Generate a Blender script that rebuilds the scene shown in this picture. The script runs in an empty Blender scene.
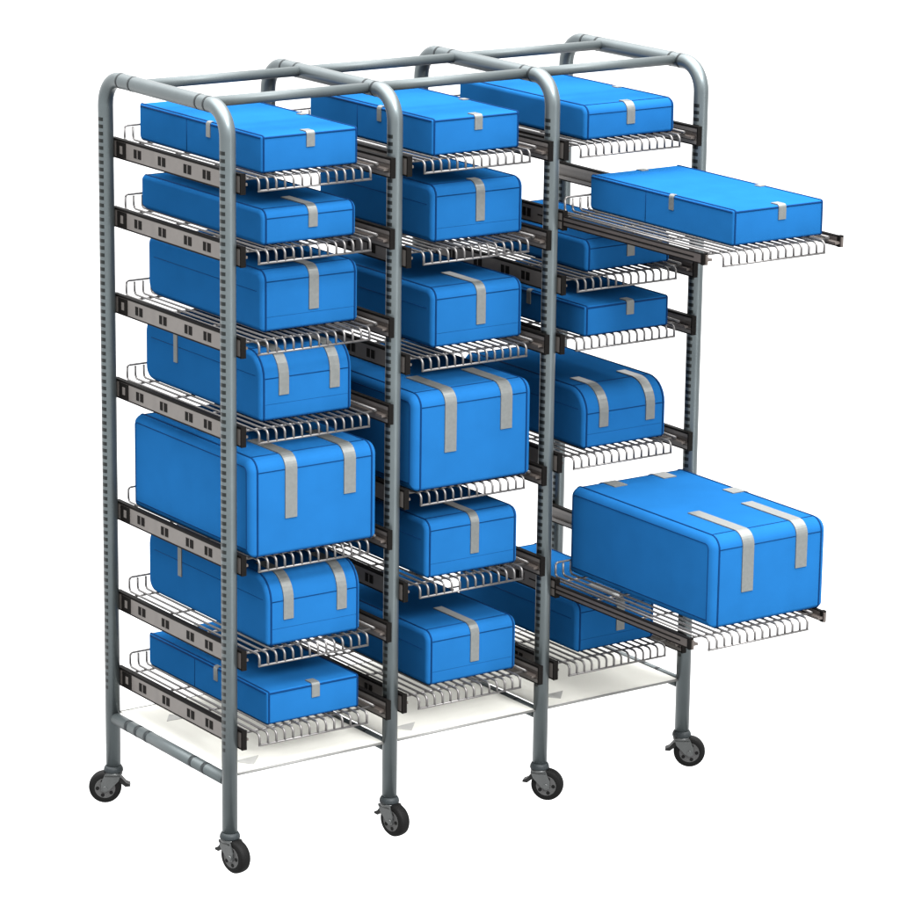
import bpy, bmesh, math
from mathutils import Vector, Matrix

scene = bpy.context.scene
COL = scene.collection

# ------------------------------------------------------------------ sizes
P = 0.4332          # distance between two upright frames
D = 0.5324          # front post to rear post
H = 1.65            # caster collar to centre of the top bar
R = 0.0178          # post radius
FLOOR_Z = -0.088

# ------------------------------------------------------------------ materials
def new_mat(name):
    m = bpy.data.materials.new(name); m.use_nodes = True
    nt = m.node_tree
    b = nt.nodes['Principled BSDF']
    return m, nt, b

def noise_tint(nt, b, base, amount, scale, detail=3.0):
    tc = nt.nodes.new('ShaderNodeTexCoord')
    n = nt.nodes.new('ShaderNodeTexNoise'); n.inputs['Scale'].default_value = scale
    n.inputs['Detail'].default_value = detail
    nt.links.new(tc.outputs['Object'], n.inputs['Vector'])
    r = nt.nodes.new('ShaderNodeValToRGB')
    r.color_ramp.elements[0].position = 0.3; r.color_ramp.elements[1].position = 0.7
    r.color_ramp.elements[0].color = [c * (1 - amount) for c in base] + [1]
    r.color_ramp.elements[1].color = [min(1, c * (1 + amount)) for c in base] + [1]
    nt.links.new(n.outputs['Fac'], r.inputs['Fac'])
    nt.links.new(r.outputs['Color'], b.inputs['Base Color'])
    return r, n, tc

def plain(name, base, rough=0.5, metal=0.0, spec=0.5, amount=0.06, scale=30.0, bump=0.0, bscale=900.0):
    m, nt, b = new_mat(name)
    noise_tint(nt, b, base, amount, scale)
    b.inputs['Roughness'].default_value = rough
    b.inputs['Metallic'].default_value = metal
    b.inputs['Specular IOR Level'].default_value = spec
    if bump:
        tc = nt.nodes.new('ShaderNodeTexCoord')
        n = nt.nodes.new('ShaderNodeTexNoise'); n.inputs['Scale'].default_value = bscale
        bm_ = nt.nodes.new('ShaderNodeBump'); bm_.inputs['Strength'].default_value = bump
        bm_.inputs['Distance'].default_value = 0.001
        nt.links.new(tc.outputs['Object'], n.inputs['Vector'])
        nt.links.new(n.outputs['Fac'], bm_.inputs['Height'])
        nt.links.new(bm_.outputs['Normal'], b.inputs['Normal'])
    return m

M = {}
M['blue'] = plain('blue_wrap', (0.0049, 0.0432, 0.122), rough=0.6, spec=0.0, amount=0.05, scale=14, bump=0.35, bscale=35.0)
M['navy'] = plain('navy_piping', (0.001, 0.012, 0.045), rough=0.7, spec=0.02)
M['strap'] = plain('strap_grey', (0.068, 0.072, 0.070), rough=0.30, metal=0.30, spec=0.3, amount=0.08, scale=120)
M['wire'] = plain('wire_steel', (0.074, 0.071, 0.070), rough=0.45, metal=0.75, amount=0.10, scale=60)
M['rail'] = plain('rail_steel', (0.055, 0.049, 0.045), rough=0.5, metal=0.3, amount=0.14, scale=25)
M['raildark'] = plain('rail_dark', (0.0025, 0.0022, 0.002), rough=0.6, spec=0.03)
M['slide'] = plain('slide_steel', (0.040, 0.033, 0.029), rough=0.45, metal=0.4, amount=0.12, scale=25)
M['band'] = plain('dark_band', (0.008, 0.010, 0.011), rough=0.5, spec=0.1)
M['bar'] = plain('bar_steel', (0.036, 0.043, 0.0445), rough=0.45, metal=0.35, spec=0.2, amount=0.06, scale=18)
M['rubber'] = plain('tyre_rubber', (0.0025, 0.0025, 0.0025), rough=0.6, spec=0.04)
M['hub'] = plain('hub_grey', (0.022, 0.022, 0.022), rough=0.4, spec=0.15)
M['bracket'] = plain('bracket_steel', (0.034, 0.036, 0.036), rough=0.35, metal=0.6)
M['lever'] = plain('lever_black', (0.004, 0.004, 0.004), rough=0.4, spec=0.1)
M['panel'] = plain('panel_white', (0.40, 0.398, 0.375), rough=0.6, spec=0.2, amount=0.02, scale=8)
def translucent_panel(m):
    nt = m.node_tree; b = nt.nodes['Principled BSDF']; out = nt.nodes['Material Output']
    t = nt.nodes.new('ShaderNodeBsdfTranslucent'); t.inputs['Color'].default_value = (0.74, 0.735, 0.70, 1)
    mx = nt.nodes.new('ShaderNodeMixShader'); mx.inputs[0].default_value = 0.55
    nt.links.new(b.outputs[0], mx.inputs[1]); nt.links.new(t.outputs[0], mx.inputs[2])
    nt.links.new(mx.outputs[0], out.inputs['Surface'])
translucent_panel(M['panel'])                       # milky plastic sheet
M['paneledge'] = plain('panel_edge', (0.07, 0.07, 0.067), rough=0.5, spec=0.3)
M['tri_grey'] = plain('triangle_grey', (0.20, 0.20, 0.19), rough=0.6, spec=0.2)
M['floor'] = plain('floor_white', (0.55, 0.55, 0.55), rough=0.8, spec=0.05, amount=0.01, scale=0.4)

def post_material():
    m, nt, b = new_mat('post_steel')
    r, n, tc = noise_tint(nt, b, (0.060, 0.071, 0.074), 0.06, 18)
    b.inputs['Roughness'].default_value = 0.36
    b.inputs['Metallic'].default_value = 0.75
    b.inputs['Specular IOR Level'].default_value = 0.25
    # punched slots: a column of dark holes down the side faces of both posts
    sep = nt.nodes.new('ShaderNodeSeparateXYZ'); nt.links.new(tc.outputs['Object'], sep.inputs[0])
    geo = nt.nodes.new('ShaderNodeNewGeometry')
    sn = nt.nodes.new('ShaderNodeSeparateXYZ'); nt.links.new(geo.outputs['Normal'], sn.inputs[0])
    def math_(op, a, bb):
        k = nt.nodes.new('ShaderNodeMath'); k.operation = op
        for i, v in enumerate((a, bb)):
            if v is None: continue
            if isinstance(v, (int, float)): k.inputs[i].default_value = v
            else: nt.links.new(v, k.inputs[i])
        return k.outputs[0]
    z = sep.outputs['Z']
    fr = math_('FRACT', math_('DIVIDE', z, 0.0165), None)
    slot = math_('LESS_THAN', fr, 0.52)
    side = math_('GREATER_THAN', math_('ABSOLUTE', sn.outputs['X'], None), 0.76)
    hi = math_('LESS_THAN', z, H - 0.085); lo = math_('GREATER_THAN', z, 0.19)
    mask = math_('MULTIPLY', math_('MULTIPLY', slot, side), math_('MULTIPLY', hi, lo))
    mix = nt.nodes.new('ShaderNodeMix'); mix.data_type = 'RGBA'
    nt.links.new(mask, mix.inputs['Factor'])
    nt.links.new(r.outputs['Color'], mix.inputs['A'])
    mix.inputs['B'].default_value = (0.010, 0.012, 0.012, 1)
    nt.links.new(mix.outputs['Result'], b.inputs['Base Color'])
    return m
M['post'] = post_material()

# ------------------------------------------------------------------ mesh building
class MB:
    def __init__(self):
        self.v = []; self.f = []; self.mi = []; self.sm = []
    def add(self, verts, faces, mi=0, smooth=False):
        o = len(self.v)
        self.v += [tuple(p) for p in verts]
        for f in faces:
            self.f.append([o + i for i in f]); self.mi.append(mi); self.sm.append(smooth)
    def box(self, x0, x1, y0, y1, z0, z1, mi=0):
        vs = [(x, y, z) for x in (x0, x1) for y in (y0, y1) for z in (z0, z1)]
        self.add(vs, [(0,1,3,2), (4,6,7,5), (0,4,5,1), (2,3,7,6), (0,2,6,4), (1,5,7,3)], mi)
    def tube(self, pts, r, n=8, closed=False, mi=0):
        pts = [Vector(p) for p in pts]; k = len(pts)
        tang = []
        for i in range(k):
            if closed: t = (pts[(i+1) % k] - pts[i-1])
            else: t = pts[min(i+1, k-1)] - pts[max(i-1, 0)]
            tang.append(t.normalized())
        up = Vector((0, 0, 1)) if abs(tang[0].z) < 0.9 else Vector((1, 0, 0))
        u = (up - tang[0] * up.dot(tang[0])).normalized()
        rings = []
        for i in range(k):
            if i:
                q = tang[i-1].rotation_difference(tang[i]); u = q @ u
                u = (u - tang[i] * u.dot(tang[i])).normalized()
            w = tang[i].cross(u)
            # keep the section true where the path bends
            rings.append([pts[i] + (u * math.cos(a) + w * math.sin(a)) * r
                          for a in [2 * math.pi * j / n for j in range(n)]])
        vs = [p for rg in rings for p in rg]; fs = []
        m = k if closed else k - 1
        for i in range(m):
            a, b = i * n, ((i + 1) % k) * n
            for j in range(n):
                fs.append((a + j, a + (j+1) % n, b + (j+1) % n, b + j))
        self.add(vs, fs, mi, True)
        if not closed:
            o = len(self.v) - len(vs)
            self.f.append([o + j for j in range(n)][::-1]); self.mi.append(mi); self.sm.append(False)
            self.f.append([o + (k-1)*n + j for j in range(n)]); self.mi.append(mi); self.sm.append(False)
    def lathe(self, prof, n, mat, mi=0):
        # prof: (radius, height) about local z, placed by matrix
        vs = []; fs = []
        for (r, h) in prof:
            for j in range(n):
                a = 2 * math.pi * j / n
                vs.append(mat @ Vector((r * math.cos(a), r * math.sin(a), h)))
        for i in range(len(prof) - 1):
            for j in range(n):
                fs.append((i*n+j, i*n+(j+1) % n, (i+1)*n+(j+1) % n, (i+1)*n+j))
        self.add(vs, fs, mi, True)
        o = len(self.v) - len(vs)
        self.f.append([o + j for j in range(n)][::-1]); self.mi.append(mi); self.sm.append(False)
        self.f.append([o + (len(prof)-1)*n + j for j in range(n)]); self.mi.append(mi); self.sm.append(False)
    def ribbon(self, pts, nrm, side, w, t, mi=0):
        # flat strap: pts on the surface, nrm outward normals, side = width direction
        side = Vector(side); vs = []; fs = []
        for p, q in zip(pts, nrm):
            p = Vector(p); q = Vector(q)
            vs += [p - side*w/2 - q*0.0008, p + side*w/2 - q*0.0008, p + side*w/2 + q*t, p - side*w/2 + q*t]
        k = len(pts)
        for i in range(k-1):
            a = i*4; b = a+4
            for j in range(4):
                fs.append((a+j, a+(j+1) % 4, b+(j+1) % 4, b+j))
        fs.append((3,2,1,0)); fs.append(((k-1)*4, (k-1)*4+1, (k-1)*4+2, (k-1)*4+3))
        self.add(vs, fs, mi, False)
    def mesh(self, name, mats):
        me = bpy.data.meshes.new(name)
        me.from_pydata(self.v, [], self.f)
        for m in (mats if isinstance(mats, (list, tuple)) else [mats]): me.materials.append(m)
        for p, mi, s in zip(me.polygons, self.mi, self.sm):
            p.material_index = mi; p.use_smooth = s
        bm = bmesh.new(); bm.from_mesh(me)
        bmesh.ops.recalc_face_normals(bm, faces=bm.faces)
        bm.to_mesh(me); bm.free()
        me.update()
        return me
    def build(self, name, mats, parent=None, loc=(0,0,0)):
        return link(name, self.mesh(name, mats), parent, loc)

def link(name, me, parent=None, loc=(0,0,0)):
    o = bpy.data.objects.new(name, me); COL.objects.link(o)
    o.location = loc
    if parent: o.parent = parent
    return o

def thing(name, label, cat, loc=(0,0,0), group=None):
    o = bpy.data.objects.new(name, None); COL.objects.link(o)
    o.location = loc; o.empty_display_size = 0.1
    o['label'] = label; o['category'] = cat
    if group: o['group'] = group
    return o

def copy_tree(o, parent=None):
    c = o.copy(); COL.objects.link(c)
    if parent: c.parent = parent
    for ch in list(o.children): copy_tree(ch, c)
    return c

# ------------------------------------------------------------------ the setting
# the photograph shows the rack on plain bright white with no surface to be seen:
# the white surroundings are the World background below

# ------------------------------------------------------------------ the rack
rack = thing('storage_rack', 'grey steel wheeled rack of three columns holding blue cases on wire trays', 'rack', (0, 0, FLOOR_Z))
def to_rack(o):
    o.location = Vector(o.location) - Vector((0, 0, FLOOR_Z)); o.parent = rack; return o

# upright frames: one bent tube each
RB = 0.064
mb = MB()
path = [(0, 0, 0.0), (0, 0, 0.8), (0, 0, H - RB)]
for i in range(1, 11):
    a = math.pi/2 * i/10
    path.append((0, RB - RB*math.cos(a), H - RB + RB*math.sin(a)))
path += [(0, D/2, H)]
for i in range(0, 11):
    a = math.pi/2 * i/10
    path.append((0, D - RB + RB*math.sin(a), H - RB + RB*math.cos(a)))
path += [(0, D, 0.8), (0, D, 0)]
mb.tube(path, R, 24)
hoop = mb.mesh('upright_frame', M['post'])
# dark joint rings on the top bar
mb = MB()
mb.tube([(0, -0.0035, 0), (0, 0.0035, 0)], R + 0.0003, 24)
ringm = mb.mesh('joint_ring', M['band'])
# lower crossbar with two dark bands
CZ = 0.124
mb = MB(); mb.tube([(0, R - 0.002, CZ), (0, D - R + 0.002, CZ)], 0.0145, 18)
cross = mb.mesh('lower_crossbar', M['bar'])
mb = MB()
mb.tube([(0, -0.006, 0), (0, 0.006, 0)], 0.0148, 18)
bandm = mb.mesh('clamp_band', M['band'])
for i in range(4):
    f = to_rack(link('upright_frame', hoop, None, (i*P, 0, 0)))
    for y in (0.075, 0.110, 0.400, 0.455): link('joint_ring', ringm, f, (0, y, H))
    c = to_rack(link('lower_crossbar', cross, None, (i*P, 0, 0)))
    for y in (0.10, 0.155, 0.36, 0.405, 0.45): link('clamp_band', bandm, c, (0, y, CZ))
for y in (0.092, 0.380):
    for i in range(3):
        mb = MB(); mb.tube([(R - 0.003, 0, 0), (P - R + 0.003, 0, 0)], 0.0118, 16)
        to_rack(mb.build('top_rail', M['bar'], None, (i*P, y, H + 0.001)))

# white base panels with a grey rod along front and rear edges
mb = MB(); mb.box(0.0155, P - 0.0155, 0.004, D - 0.01, -0.002, 0.002)
panel = mb.mesh('base_panel', M['panel'])
mb = MB()
mb.tube([(0.016, 0, 0), (P - 0.016, 0, 0)], 0.0032, 8)
pedge = mb.mesh('panel_edge', M['paneledge'])
def triangle(x, y, sy):  # pale grey triangular marks laid on the base panel
    mb = MB()
    vs = [(p[0], p[1], z) for z in (0.0015, 0.0032) for p in ((x - 0.03, y + 0.04*sy), (x + 0.04, y + 0.045*sy), (x, y))]
    mb.add(vs, [(0,1,2), (3,4,5), (0,1,4,3), (1,2,5,4), (2,0,3,5)])
    return mb.mesh('grey_triangle', M['tri_grey'])
triangles = [triangle(0.085, 0.035, 1), triangle(0.10, 0.44, -1)]
for i in range(3):
    p_ = to_rack(link('base_panel', panel, None, (i*P, 0, 0.136)))
    for y in (0.002, D - 0.008): link('panel_edge', pedge, p_, (0, y, 0))
    for g in triangles: link('grey_triangle', g, p_)

# slide rails
tiers = [[1.487, 1.327, 1.125, 0.925, 0.631, 0.411, 0.224],
         [1.487, 1.280, 1.035, 0.720, 0.500, 0.232],
         [1.485, 1.322, 1.170, 1.030, 0.745, 0.440, 0.236]]
def rail_mesh(s):
    # s=+1: on the post's right side, opening to the right; s=-1 mirrored
    mb = MB()
    x0, x1, xl = 0.0165*s, 0.0195*s, 0.0280*s
    hh = 0.0205
    ya, yb = -0.026, D + 0.006
    mb.box(min(x0, x1), max(x0, x1), ya, yb, -hh, hh, 0)
    for z0, z1 in ((hh - 0.0022, hh + 0.0030), (-hh - 0.0012, -hh + 0.0022)):
        mb.box(min(x0 - 0.0004*s, xl), max(x0 - 0.0004*s, xl), ya - .0006, yb + .0006, z0, z1, 1)
    for lip0, lip1 in ((hh - 0.010, hh - 0.0022), (-hh + 0.0022, -hh + 0.010)):
        mb.box(min(0.0258*s, xl), max(0.0258*s, xl), ya, yb, lip0, lip1, 0)
    # slots and end blocks
    xa, xb = x0 - 0.0008*s, x0 + 0.0005*s
    for y in (0.118, 0.200, 0.312, 0.420):
        mb.box(min(xa, xb), max(xa, xb), y - 0.018, y + 0.014, -0.010, 0.010, 1)
        mb.box(min(xa - .0004*s, xb), max(xa - .0004*s, xb), y - 0.004, y - 0.001, -0.0099, 0.0099, 0)
    mb.box(min(xa - .0005*s, xb), max(xa - .0005*s, xb), 0.470, 0.512, -hh + .003, hh - .003, 1)
    mb.box(min(xa - .0009*s, xb), max(xa - .0009*s, xb), 0.484, 0.496, -0.009, 0.009, 0)
    mb.box(min(0.0158*s, 0.0286*s), max(0.0158*s, 0.0286*s), -0.0275, -0.0235, -hh - .0018, hh + .0034, 1)
    return mb.mesh('slide_rail', [M['rail'], M['raildark']])
rmesh = {1: rail_mesh(1), -1: rail_mesh(-1)}
for c in range(3):
    for z in tiers[c]:
        to_rack(link('slide_rail', rmesh[1], None, (c*P, 0, z)))
        to_rack(link('slide_rail', rmesh[-1], None, ((c+1)*P, 0, z)))

# casters
def caster(x, y, trail_deg, brake):
    root = bpy.data.objects.new('caster', None); COL.objects.link(root)
    root.empty_display_size = 0.05
    root.parent = rack; root.location = (x, y, -FLOOR_Z)
    WR = 0.0385; wz = FLOOR_Z + WR; off = 0.020
    rot = Matrix.Rotation(math.radians(trail_deg), 4, 'Z')      # local +x = trail direction
    wm = rot @ Matrix.Translation((off, 0, wz)) @ Matrix.Rotation(math.pi/2, 4, 'X')
    mb = MB()
    mb.lathe([(WR - .012, -0.0142), (WR - .004, -0.0138), (WR - .0005, -0.010), (WR + .0005, -0.004), (WR + .0005, 0.004), (WR - .0005, 0.010), (WR - .004, 0.0138), (WR - .012, 0.0142)], 36, wm)
    mb.build('tyre', M['rubber'], root)
    mb = MB()
    mb.lathe([(0.0245, -0.0148), (0.0246, 0.0148)], 32, wm)
    for s in (-1, 1):
        for k in range(5):
            a = 2*math.pi*k/5
            sm = wm @ Matrix.Rotation(a, 4, 'Z') @ Matrix.Translation((0.018, 0, s*0.0150))
            mb.lathe([(0.0045, -0.0006), (0.0045, 0.0006)], 12, sm, 1)
        mb.lathe([(0.010, s*0.0130), (0.009, s*0.0180)], 20, wm)
    mb.build('hub', [M['hub'], M['rubber']], root)
    # fork: swivel head, crown and two cheeks
    mb = MB()
    mb.lathe([(0.0225, -0.011), (0.0235, -0.008), (0.0225, -0.002), (0.0190, 0.004)], 28, Matrix.Translation((0, 0, 0)), 1)
    mb.lathe([(0.0215, -0.018), (0.0215, -0.0112)], 28, Matrix.Translation((0, 0, 0)), 0)
    for s in (-1, 1):
        outline = [(-0.018, -0.014), (0.020, -0.014), (0.030, wz + 0.012), (0.029, wz - 0.006), (0.020, wz - 0.010), (0.010, wz - 0.004), (-0.012, wz + 0.018)]
        vs = []
        for yy in (0.0160*s, 0.0190*s):
            vs += [rot @ Vector((px, yy, pz)) for px, pz in outline]
        k = len(outline)
        mb.add(vs, [list(range(k))[::-1], [k + i for i in range(k)]] + [(i, (i+1) % k, k + (i+1) % k, k + i) for i in range(k)])
    vs = [rot @ Vector(p) for p in ((-0.018,-0.019,-0.0205), (0.020,-0.019,-0.0205), (0.020,0.019,-0.0205), (-0.018,0.019,-0.0205),
                                    (-0.018,-0.019,-0.0165), (0.020,-0.019,-0.0165), (0.020,0.019,-0.0165), (-0.018,0.019,-0.0165))]
    mb.add(vs, [(3,2,1,0), (4,5,6,7), (0,1,5,4), (1,2,6,5), (2,3,7,6), (3,0,4,7)])
    mb.lathe([(0.006, -0.0215), (0.006, 0.0215)], 14, wm)
    mb.build('fork', [M['bracket'], M['band']], root)
    if brake:
        mb = MB()
        prof = [(0.040, -0.026), (0.050, -0.038), (0.059, -0.042), (0.060, -0.047), (0.048, -0.048), (0.036, -0.038), (0.022, -0.026), (0.026, -0.021)]
        vs = []
        for yy in (-0.011, 0.011):
            vs += [rot @ Vector((-px + 0.020 if brake == 1 else px, yy, pz)) for px, pz in prof]
        k = len(prof)
        mb.add(vs, [list(range(k))[::-1], [k + i for i in range(k)]] + [(i, (i+1) % k, k + (i+1) % k, k + i) for i in range(k)])
        mb.build('brake_lever', M['lever'], root)
    return root
casters = [(0, 0, -80, 1), (1, 0, -80, 1), (2, 0, -50, 1), (3, 0, -38, 1)]
for i, yy, ang, br in casters: caster(i*P, yy, ang, br)
caster(0, D, 148, 1)
for i in (1, 2, 3): caster(i*P, D, 120, 0)

# ------------------------------------------------------------------ wire trays
def arc(c, r, a0, a1, n):
    return [(c[0] + r*math.cos(a0 + (a1-a0)*i/n), c[1] + r*math.sin(a0 + (a1-a0)*i/n)) for i in range(n+1)]
YF, YB = -0.030, 0.553
WR_ = 0.0027
mb = MB()
NX = 14; XA, XS = 0.0605, 0.0222
prof = [(YF, -0.0255)] + arc((YF + 0.011, -0.011), 0.011, math.pi, math.pi/2, 6)
prof += [(0.1, 0), (0.4, 0)] + arc((YB - 0.010, 0.010), 0.010, -math.pi/2, 0, 5) + [(YB, 0.030)]
for i in range(NX):
    x = XA + XS*i
    mb.tube([(x, p[0], p[1]) for p in prof], WR_, 8)
grid = mb.mesh('wire_grid', M['wire'])
mb = MB()
xl, xr = XA, XA + XS*(NX-1)
mb.tube([(xl - .002, YF, -0.0265), (xr + .002, YF, -0.0265)], 0.0027, 8)
mb.tube([(xl, YB, 0.026)] + [(xl + 0.006 - 0.006*math.cos(a), YB, 0.026 + 0.008*math.sin(a)) for a in (0.5, 1.0, 1.57)] + [(xr - 0.006, YB, 0.034), (xr - 0.001, YB, 0.031), (xr, YB, 0.026)], 0.0027, 8)
for y in (0.012, 0.19, 0.36, 0.525):
    mb.tube([(0.036, y, -0.0058), (P - 0.036, y, -0.0058)], 0.0027, 8)
for x in (0.046, P - 0.046):
    mb.tube([(x, 0.0, 0.0002), (x, 0.545, 0.0002)], 0.0027, 8)
rim = mb.mesh('wire_rim', M['wire'])
mb = MB()
mb.box(0.0202, 0.0254, -0.020, 0.535, -0.022, 0.000)
mb.box(0.0254, 0.0400, -0.016, 0.530, -0.0150, -0.0095)
slide = mb.mesh('tray_slide', M['slide'])
mb = MB()
mb.box(P - 0.0254, P - 0.0202, -0.020, 0.535, -0.022, 0.000)
mb.box(P - 0.0400, P - 0.0254, -0.016, 0.530, -0.0150, -0.0095)
slide2 = mb.mesh('tray_slide', M['slide'])
# telescoping middle members for the trays that are pulled out (dark lips, brown web)
def ext_mesh(s):
    mb = MB()
    def bx(a, b, y0, y1, z0, z1, mi=0):
        if s < 0: a, b = P - b, P - a
        mb.box(a, b, y0, y1, z0, z1, mi)
    bx(0.0172, 0.0200, -0.005, 0.62, -0.0185, 0.000, 0)
    bx(0.0168, 0.0256, -0.006, 0.62, 0.000, 0.0026, 1)
    bx(0.0168, 0.0256, -0.006, 0.62, -0.0215, -0.0185, 1)
    bx(0.0164, 0.0172, 0.02, 0.60, -0.0110, -0.0075, 1)
    bx(0.0158, 0.0266, -0.016, -0.006, -0.0225, 0.004, 1)
    return mb.mesh('extension_slide', [M['slide'], M['raildark']])
ext = {1: ext_mesh(1), -1: ext_mesh(-1)}

TRAY_UP = 0.012
colname = ['leftmost', 'middle', 'rightmost']
order = ['topmost', 'second from the top', 'third from the top', 'fourth from the top', 'fifth from the top', 'sixth from the top', 'seventh from the top']
def tray(c, t, pulled=0.0):
    nt = len(tiers[c])
    pos = 'lowest' if t == nt - 1 else order[t]
    if pulled:
        label = 'grey wire tray pulled far out under ' + ('the flat blue case at upper right' if t == 1 else 'the huge blue case at lower right')
    else:
        label = 'grey wire tray, %s in the %s column, under its blue case' % (pos, colname[c])
    z = tiers[c][t] + TRAY_UP - WR_
    o = thing('wire_tray', label, 'wire tray', (c*P, -pulled, z), 'wire trays sliding in the rack')
    link('wire_grid', grid, o); link('wire_rim', rim, o)
    link('tray_slide', slide, o); link('tray_slide', slide2, o)
    if pulled:
        link('extension_slide', ext[1], o); link('extension_slide', ext[-1], o)
    return o
PULL = {(2, 1): 0.527, (2, 5): 0.520}
for c in range(3):
    for t in range(len(tiers[c])):
        tray(c, t, PULL.get((c, t), 0.0))

# ------------------------------------------------------------------ blue cases
def rrect(y0, y1, z0, z1, rad, n=7):
    # corners: top-front, bottom-front, bottom-rear, top-rear ; (y,z) going round
    tf, bf, br, tr = rad
    pts = []
    pts += [(y0 + tf - tf*math.sin(a), z1 - tf + tf*math.cos(a)) for a in [math.pi/2*i/n for i in range(n+1)]]
    pts += [(y0 + bf - bf*math.cos(a), z0 + bf - bf*math.sin(a)) for a in [math.pi/2*i/n for i in range(n+1)]]
    pts += [(y1 - br + br*math.sin(a), z0 + br - br*math.cos(a)) for a in [math.pi/2*i/n for i in range(n+1)]]
    pts += [(y1 - tr + tr*math.cos(a), z1 - tr + tr*math.sin(a)) for a in [math.pi/2*i/n for i in range(n+1)]]
    return pts

KIND = {  # top-front, bottom-front, bottom-rear, top-rear radii ; side rounding
    'flat': ((0.005, 0.006, 0.010, 0.005), 0.005),
    'soft': ((0.019, 0.008, 0.014, 0.012), 0.009),
    'mid':  ((0.024, 0.008, 0.030, 0.020), 0.011),
    'dome': ((0.058, 0.008, 0.030, 0.045), 0.010),
    'big':  ((0.030, 0.010, 0.014, 0.026), 0.018),
}

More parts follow.
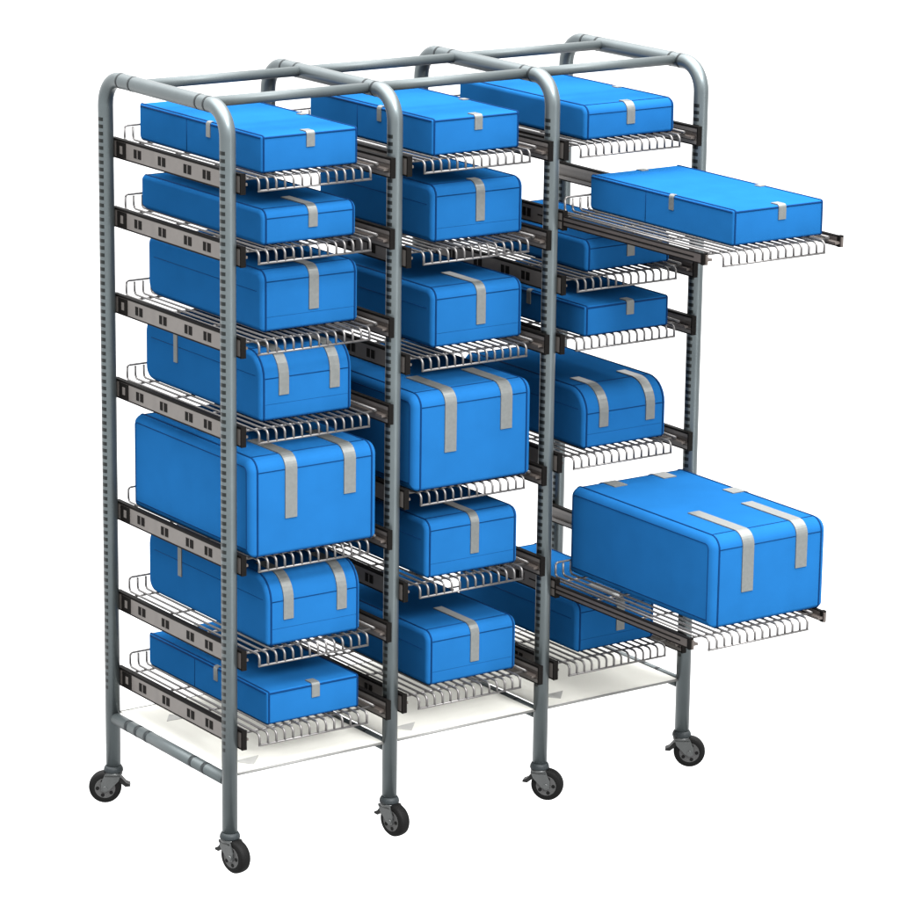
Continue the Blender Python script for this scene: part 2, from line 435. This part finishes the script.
def case(label, kind, x0, y0, z, w, d, h, straps, left=None, right=None, rear=(), seam=None):
    """straps: list of (fraction across, width, length on top, length down the front below the rounding)"""
    rad, rs = KIND[kind]
    cx, cy = x0 + w/2, y0 + d/2
    o = thing('blue_case', label, 'case', (cx, cy, z), 'blue cases on the wire trays')
    X0, X1, Y0, Y1 = -w/2, w/2, -d/2, d/2
    mb = MB()
    rings_ = []
    K = 4
    def ring(dn, x):
        return [(x, p[0], p[1]) for p in rrect(Y0 + dn, Y1 - dn, dn, h - dn, [max(r_ - dn, 0.0006) for r_ in rad])]
    for i in range(K+1):
        a = math.pi/2*i/K
        rings_.append(ring(rs*(1 - math.sin(a)), X0 + rs*(1 - math.cos(a))))
    for i in range(K+1):
        a = math.pi/2*(K-i)/K
        rings_.append(ring(rs*(1 - math.sin(a)), X1 - rs*(1 - math.cos(a))))
    n = len(rings_[0]); vs = [p for r_ in rings_ for p in r_]; fs = []
    for i in range(len(rings_)-1):
        for j in range(n):
            fs.append((i*n+j, i*n+(j+1) % n, (i+1)*n+(j+1) % n, (i+1)*n+j))
    mb.add(vs, fs, 0, True)
    oo = len(vs)
    mb.f.append(list(range(n))[::-1]); mb.mi.append(0); mb.sm.append(False)
    mb.f.append([oo - n + j for j in range(n)]); mb.mi.append(0); mb.sm.append(False)
    # dark piping along the seams
    PI = 1; pr = 0.0023
    for x in (X0 + rs, X1 - rs):
        mb.tube(ring(0.0002, x), pr, 6, True, PI)
    if kind == 'big':
        for x in (X0 + 0.0002, X1 - 0.0002):
            mb.tube(ring(rs, x), 0.0012, 6, True, PI)
    tf, bf, br, tr = rad
    def xline(y, zz, r_=0.0016): mb.tube([(X0 + rs, y, zz), (X1 - rs, y, zz)], r_, 6, False, PI)
    if kind == 'flat':
        e = 0.0008
        zt = h - 0.0045
        lp = [(X0 + e, Y0 + .006, zt), (X0 + .006, Y0 + e, zt), (X1 - .006, Y0 + e, zt), (X1 - e, Y0 + .006, zt),
              (X1 - e, Y1 - .006, zt), (X1 - .006, Y1 - e, zt), (X0 + .006, Y1 - e, zt), (X0 + e, Y1 - .006, zt)]
        mb.tube(lp, 0.0023, 6, True, PI)
    else:
        xline(Y0 + tf, h - 0.0002); xline(Y0 + 0.0002, h - tf, 0.0012)
        xline(Y1 - tr, h - 0.0002)
        if kind in ('mid', 'dome'):
            zz = 0.24*h
            xline(Y0 + .0004, zz, 0.0006)
            for x in (X0, X1):
                mb.tube([(x, Y0 + rs + .01, 0.66*h), (x, Y1 - rs - .02, 0.66*h)], 0.0007, 6, False, PI)
    xline(Y0 + bf*0.3, bf*0.3, 0.0014)
    if seam:
        for x in (X0, X1):
            mb.tube([(x, Y0 + seam*d, 0.004), (x, Y0 + seam*d, h - 0.004)], 0.0011, 6, False, PI)
    mb.build('body', [M['blue'], M['navy']], o)
    # straps
    def front_path(lt, ld):
        pts = []; nr = []
        k = 5
        for i in range(k+1):
            pts.append((Y0 + tf + lt*(1 - i/k), h)); nr.append((0, 0, 1))
        for i in range(1, 10):
            a = math.pi/2*i/9
            pts.append((Y0 + tf - tf*math.sin(a), h - tf + tf*math.cos(a))); nr.append((0, -math.sin(a), math.cos(a)))
        pts.append((Y0, h - tf - ld)); nr.append((0, -1, 0))
        return pts, nr
    for fr, sw, lt, ld in straps:
        mb = MB(); pts, nr = front_path(lt, ld)
        x = X0 + fr*w
        mb.ribbon([(x, p[0], p[1]) for p in pts], nr, (1, 0, 0), sw, 0.0026)
        mb.build('strap', M['strap'], o)
    for spec, s, xs in ((left, -1, X0), (right, 1, X1)):
        if not spec: continue
        fy, sw, lt, ld = spec
        r_ = rs; y = Y0 + fy*d
        pts = [(xs - s*(r_ + lt), y, h), (xs - s*r_, y, h)]; nr = [(0,0,1), (0,0,1)]
        for i in range(1, 6):
            a = math.pi/2*i/5
            pts.append((xs - s*r_ + s*r_*math.sin(a), y, h - r_ + r_*math.cos(a))); nr.append((s*math.sin(a), 0, math.cos(a)))
        pts.append((xs, y, h - r_ - ld)); nr.append((s, 0, 0))
        mb = MB(); mb.ribbon(pts, nr, (0, 1, 0), sw, 0.0022); mb.build('strap', M['strap'], o)
    for fr, sw, lt, ld in rear:
        x = X0 + fr*w
        pts = [(x, Y1 - tr - lt, h), (x, Y1 - tr, h)]; nr = [(0,0,1), (0,0,1)]
        for i in range(1, 8):
            a = math.pi/2*i/7
            pts.append((x, Y1 - tr + tr*math.sin(a), h - tr + tr*math.cos(a))); nr.append((0, math.sin(a), math.cos(a)))
        pts.append((x, Y1, h - tr - ld)); nr.append((0, 1, 0))
        mb = MB(); mb.ribbon(pts, nr, (1, 0, 0), sw, 0.0022); mb.build('strap', M['strap'], o)
    return o

Z = lambda c, t: tiers[c][t] + TRAY_UP + 0.0006
SF = (0.021, 0.022, 0.027)        # short strap of a flat case: width, on top, down
def short(fr): return [(fr,) + SF]
lf = (0.42, 0.016, 0.004, 0.028)
rt = (0.40, 0.020, 0.016, 0.020)
rr_ = [(0.5, 0.020, 0.018, 0.020)]
# leftmost column
case('flat blue case with one short strap, topmost in the leftmost column', 'flat', 0.092, 0.010, Z(0,0), 0.250, 0.530, 0.081, short(0.50), lf, rt, rr_, 0.60)
case('low blue case with rounded front edge, second from the top in the leftmost column', 'soft', 0.094, 0.010, Z(0,1), 0.245, 0.530, 0.077, [(0.53, 0.023, 0.095, 0.028)])
case('tall blue case with one long strap, third from the top in the leftmost column', 'mid', 0.110, 0.040, Z(0,2), 0.256, 0.500, 0.136, [(0.53, 0.025, 0.080, 0.072)])
case('round-topped blue case with two straps, fourth from the top in the leftmost column', 'dome', 0.100, 0.030, Z(0,3), 0.244, 0.508, 0.154, [(0.25, 0.026, 0.060, 0.040), (0.80, 0.026, 0.060, 0.040)], (0.72, 0.016, 0.01, 0.080))
case('huge blue case with two straps, fifth from the top in the leftmost column', 'big', 0.041, -0.025, Z(0,4), 0.338, 0.525, 0.224, [(0.31, 0.031, 0.130, 0.112), (0.77, 0.031, 0.130, 0.078)])
case('round-topped blue case with two straps, sixth from the top in the leftmost column', 'dome', 0.100, 0.000, Z(0,5), 0.250, 0.532, 0.160, [(0.22, 0.026, 0.060, 0.044), (0.79, 0.026, 0.060, 0.044)], (0.72, 0.016, 0.01, 0.080))
case('flat blue case with one short strap, lowest in the leftmost column', 'flat', 0.103, 0.006, Z(0,6), 0.248, 0.532, 0.077, short(0.52), lf, None, rr_, 0.60)
# middle column
case('flat blue case with one short strap, topmost in the middle column', 'flat', 0.537, 0.004, Z(1,0), 0.240, 0.510, 0.082, short(0.52), lf, rt, rr_, 0.60)
case('tall blue case with one long strap, second from the top in the middle column', 'mid', 0.566, 0.045, Z(1,1), 0.256, 0.475, 0.128, [(0.52, 0.024, 0.016, 0.066)])
case('tall blue case with one long strap, third from the top in the middle column', 'mid', 0.566, 0.040, Z(1,2), 0.256, 0.480, 0.136, [(0.53, 0.025, 0.120, 0.070)])
case('huge blue case with two straps, fourth from the top in the middle column', 'big', 0.478, -0.022, Z(1,3), 0.332, 0.525, 0.226, [(0.30, 0.032, 0.130, 0.112), (0.77, 0.032, 0.130, 0.078)])
case('tall blue case with one long strap, fifth from the top in the middle column', 'mid', 0.533, 0.006, Z(1,4), 0.262, 0.510, 0.136, [(0.52, 0.023, 0.090, 0.070)])
case('tall blue case with one long strap, lowest in the middle column', 'mid', 0.552, 0.022, Z(1,5), 0.256, 0.500, 0.129, [(0.52, 0.024, 0.130, 0.066)])
# rightmost column
case('low blue case with one short strap and rounded front edge, topmost in the rightmost column', 'soft', 0.966, 0.008, Z(2,0), 0.264, 0.510, 0.078, [(0.50, 0.023, 0.012, 0.030)], None, rt, rr_)
case('flat blue case on the upper pulled-out tray at right', 'flat', 0.992, -0.508, Z(2,1), 0.260, 0.525, 0.079, short(0.53), lf, rt, [(0.55, 0.020, 0.018, 0.020)], 0.60)
case('low blue case with rounded front edge, third from the top in the rightmost column', 'soft', 0.990, 0.024, Z(2,2), 0.250, 0.495, 0.073, [(0.52, 0.022, 0.030, 0.028)])
case('flat blue case with one short strap, fourth from the top in the rightmost column', 'flat', 0.952, -0.028, Z(2,3), 0.246, 0.530, 0.071, short(0.53), lf, None, rr_, 0.60)
case('round-topped blue case with two straps, fifth from the top in the rightmost column', 'dome', 0.985, 0.014, Z(2,4), 0.248, 0.505, 0.142, [(0.24, 0.026, 0.060, 0.036), (0.80, 0.026, 0.060, 0.036)])
case('huge blue case on the lower pulled-out tray at right', 'big', 0.965, -0.508, Z(2,5), 0.336, 0.545, 0.214, [(0.30, 0.033, 0.170, 0.108), (0.77, 0.033, 0.170, 0.076)], None, (0.55, 0.040, 0.034, 0.030), [(0.30, 0.038, 0.045, 0.05), (0.74, 0.038, 0.045, 0.05)])
case('tall blue case partly hidden behind the lower pulled-out tray, lowest in the rightmost column', 'mid', 0.990, 0.030, Z(2,6), 0.240, 0.495, 0.122, [(0.55, 0.024, 0.090, 0.062)])

# ------------------------------------------------------------------ camera
cam_d = bpy.data.cameras.new('camera'); cam = bpy.data.objects.new('camera', cam_d); COL.objects.link(cam)
C = Vector((-3.90788040, -6.44938250, 2.84798471))
r_ = Vector((0.82196392, -0.56940619, 0.012325)); u_ = Vector((0.1327553, 0.21259281, 0.96808074)); f_ = Vector((0.55385137, 0.79409124, -0.25033531))
mt = Matrix((r_, u_, -f_)).transposed().to_4x4(); mt.translation = C
cam.matrix_world = mt
cam_d.sensor_width = 36; cam_d.lens = 3539.9 / 900 * 36
cam_d.shift_x = 0.001; cam_d.shift_y = -0.0006
cam_d.clip_start = 0.1; cam_d.clip_end = 1000
scene.camera = cam

# ------------------------------------------------------------------ light: a bright white World with unseen bright areas added, soft key from the front right and above
w = bpy.data.worlds.new('World'); scene.world = w; w.use_nodes = True
nt = w.node_tree; bg = nt.nodes['Background']
tc = nt.nodes.new('ShaderNodeTexCoord'); sp = nt.nodes.new('ShaderNodeSeparateXYZ')
nt.links.new(tc.outputs['Generated'], sp.inputs[0])
def mrange(src, a, b, c, d):
    m = nt.nodes.new('ShaderNodeMapRange'); m.interpolation_type = 'SMOOTHSTEP'
    for k, v in zip(('From Min', 'From Max', 'To Min', 'To Max'), (a, b, c, d)): m.inputs[k].default_value = v
    nt.links.new(src, m.inputs['Value']); return m.outputs['Result']
def mth(op, a, b):
    m = nt.nodes.new('ShaderNodeMath'); m.operation = op
    for k, v in enumerate((a, b)):
        if isinstance(v, (int, float)): m.inputs[k].default_value = v
        else: nt.links.new(v, m.inputs[k])
    return m.outputs[0]
side = mrange(sp.outputs['X'], -0.9, 0.6, 1.02, 0.78)       # World surround: nearly even, raised at the left to brighten left sides
top = mrange(sp.outputs['Z'], 0.45, 1.0, 0.0, 7.0)          # unseen bright area added overhead to lift the tops
hi = mth('MULTIPLY', mrange(sp.outputs['Z'], -0.05, 0.28, 0.0, 1.0), mrange(mth('SUBTRACT', mth('MULTIPLY', sp.outputs['X'], 0.15), sp.outputs['Y']), 0.05, 0.75, 0.0, 0.5))   # wide unseen bright area added in front to reach tops under trays
top = mth('ADD', top, hi)
# unseen bright strip added in front, a little right, to highlight the posts
strip = mth('MULTIPLY', mrange(mth('ABSOLUTE', mth('SUBTRACT', sp.outputs['X'], 0.26), 0), 0.02, 0.13, 3.2, 0.0), mrange(sp.outputs['Y'], -0.6, -0.4, 1.0, 0.0))
top = mth('ADD', top, strip)
bg.inputs['Color'].default_value = (1, 1, 1, 1)
nt.links.new(mth('ADD', side, top), bg.inputs['Strength'])

def sun(name, frm, strength, angle):
    d = bpy.data.lights.new(name, 'SUN'); d.energy = strength; d.angle = math.radians(angle)
    o = bpy.data.objects.new(name, d); COL.objects.link(o)
    o.rotation_euler = Vector(frm).to_track_quat('Z', 'Y').to_euler(); o.location = (0, 0, 5)
    return o
sun('key_light', (-0.08, -0.76, 0.72), 2.9, 14)

scene.view_settings.view_transform = 'Standard'; scene.view_settings.look = 'None'
scene.view_settings.exposure = 1.3; scene.view_settings.gamma = 1
scene.render.engine = 'CYCLES'
scene.render.resolution_x = 1024; scene.render.resolution_y = 1024
scene.cycles.max_bounces = 8
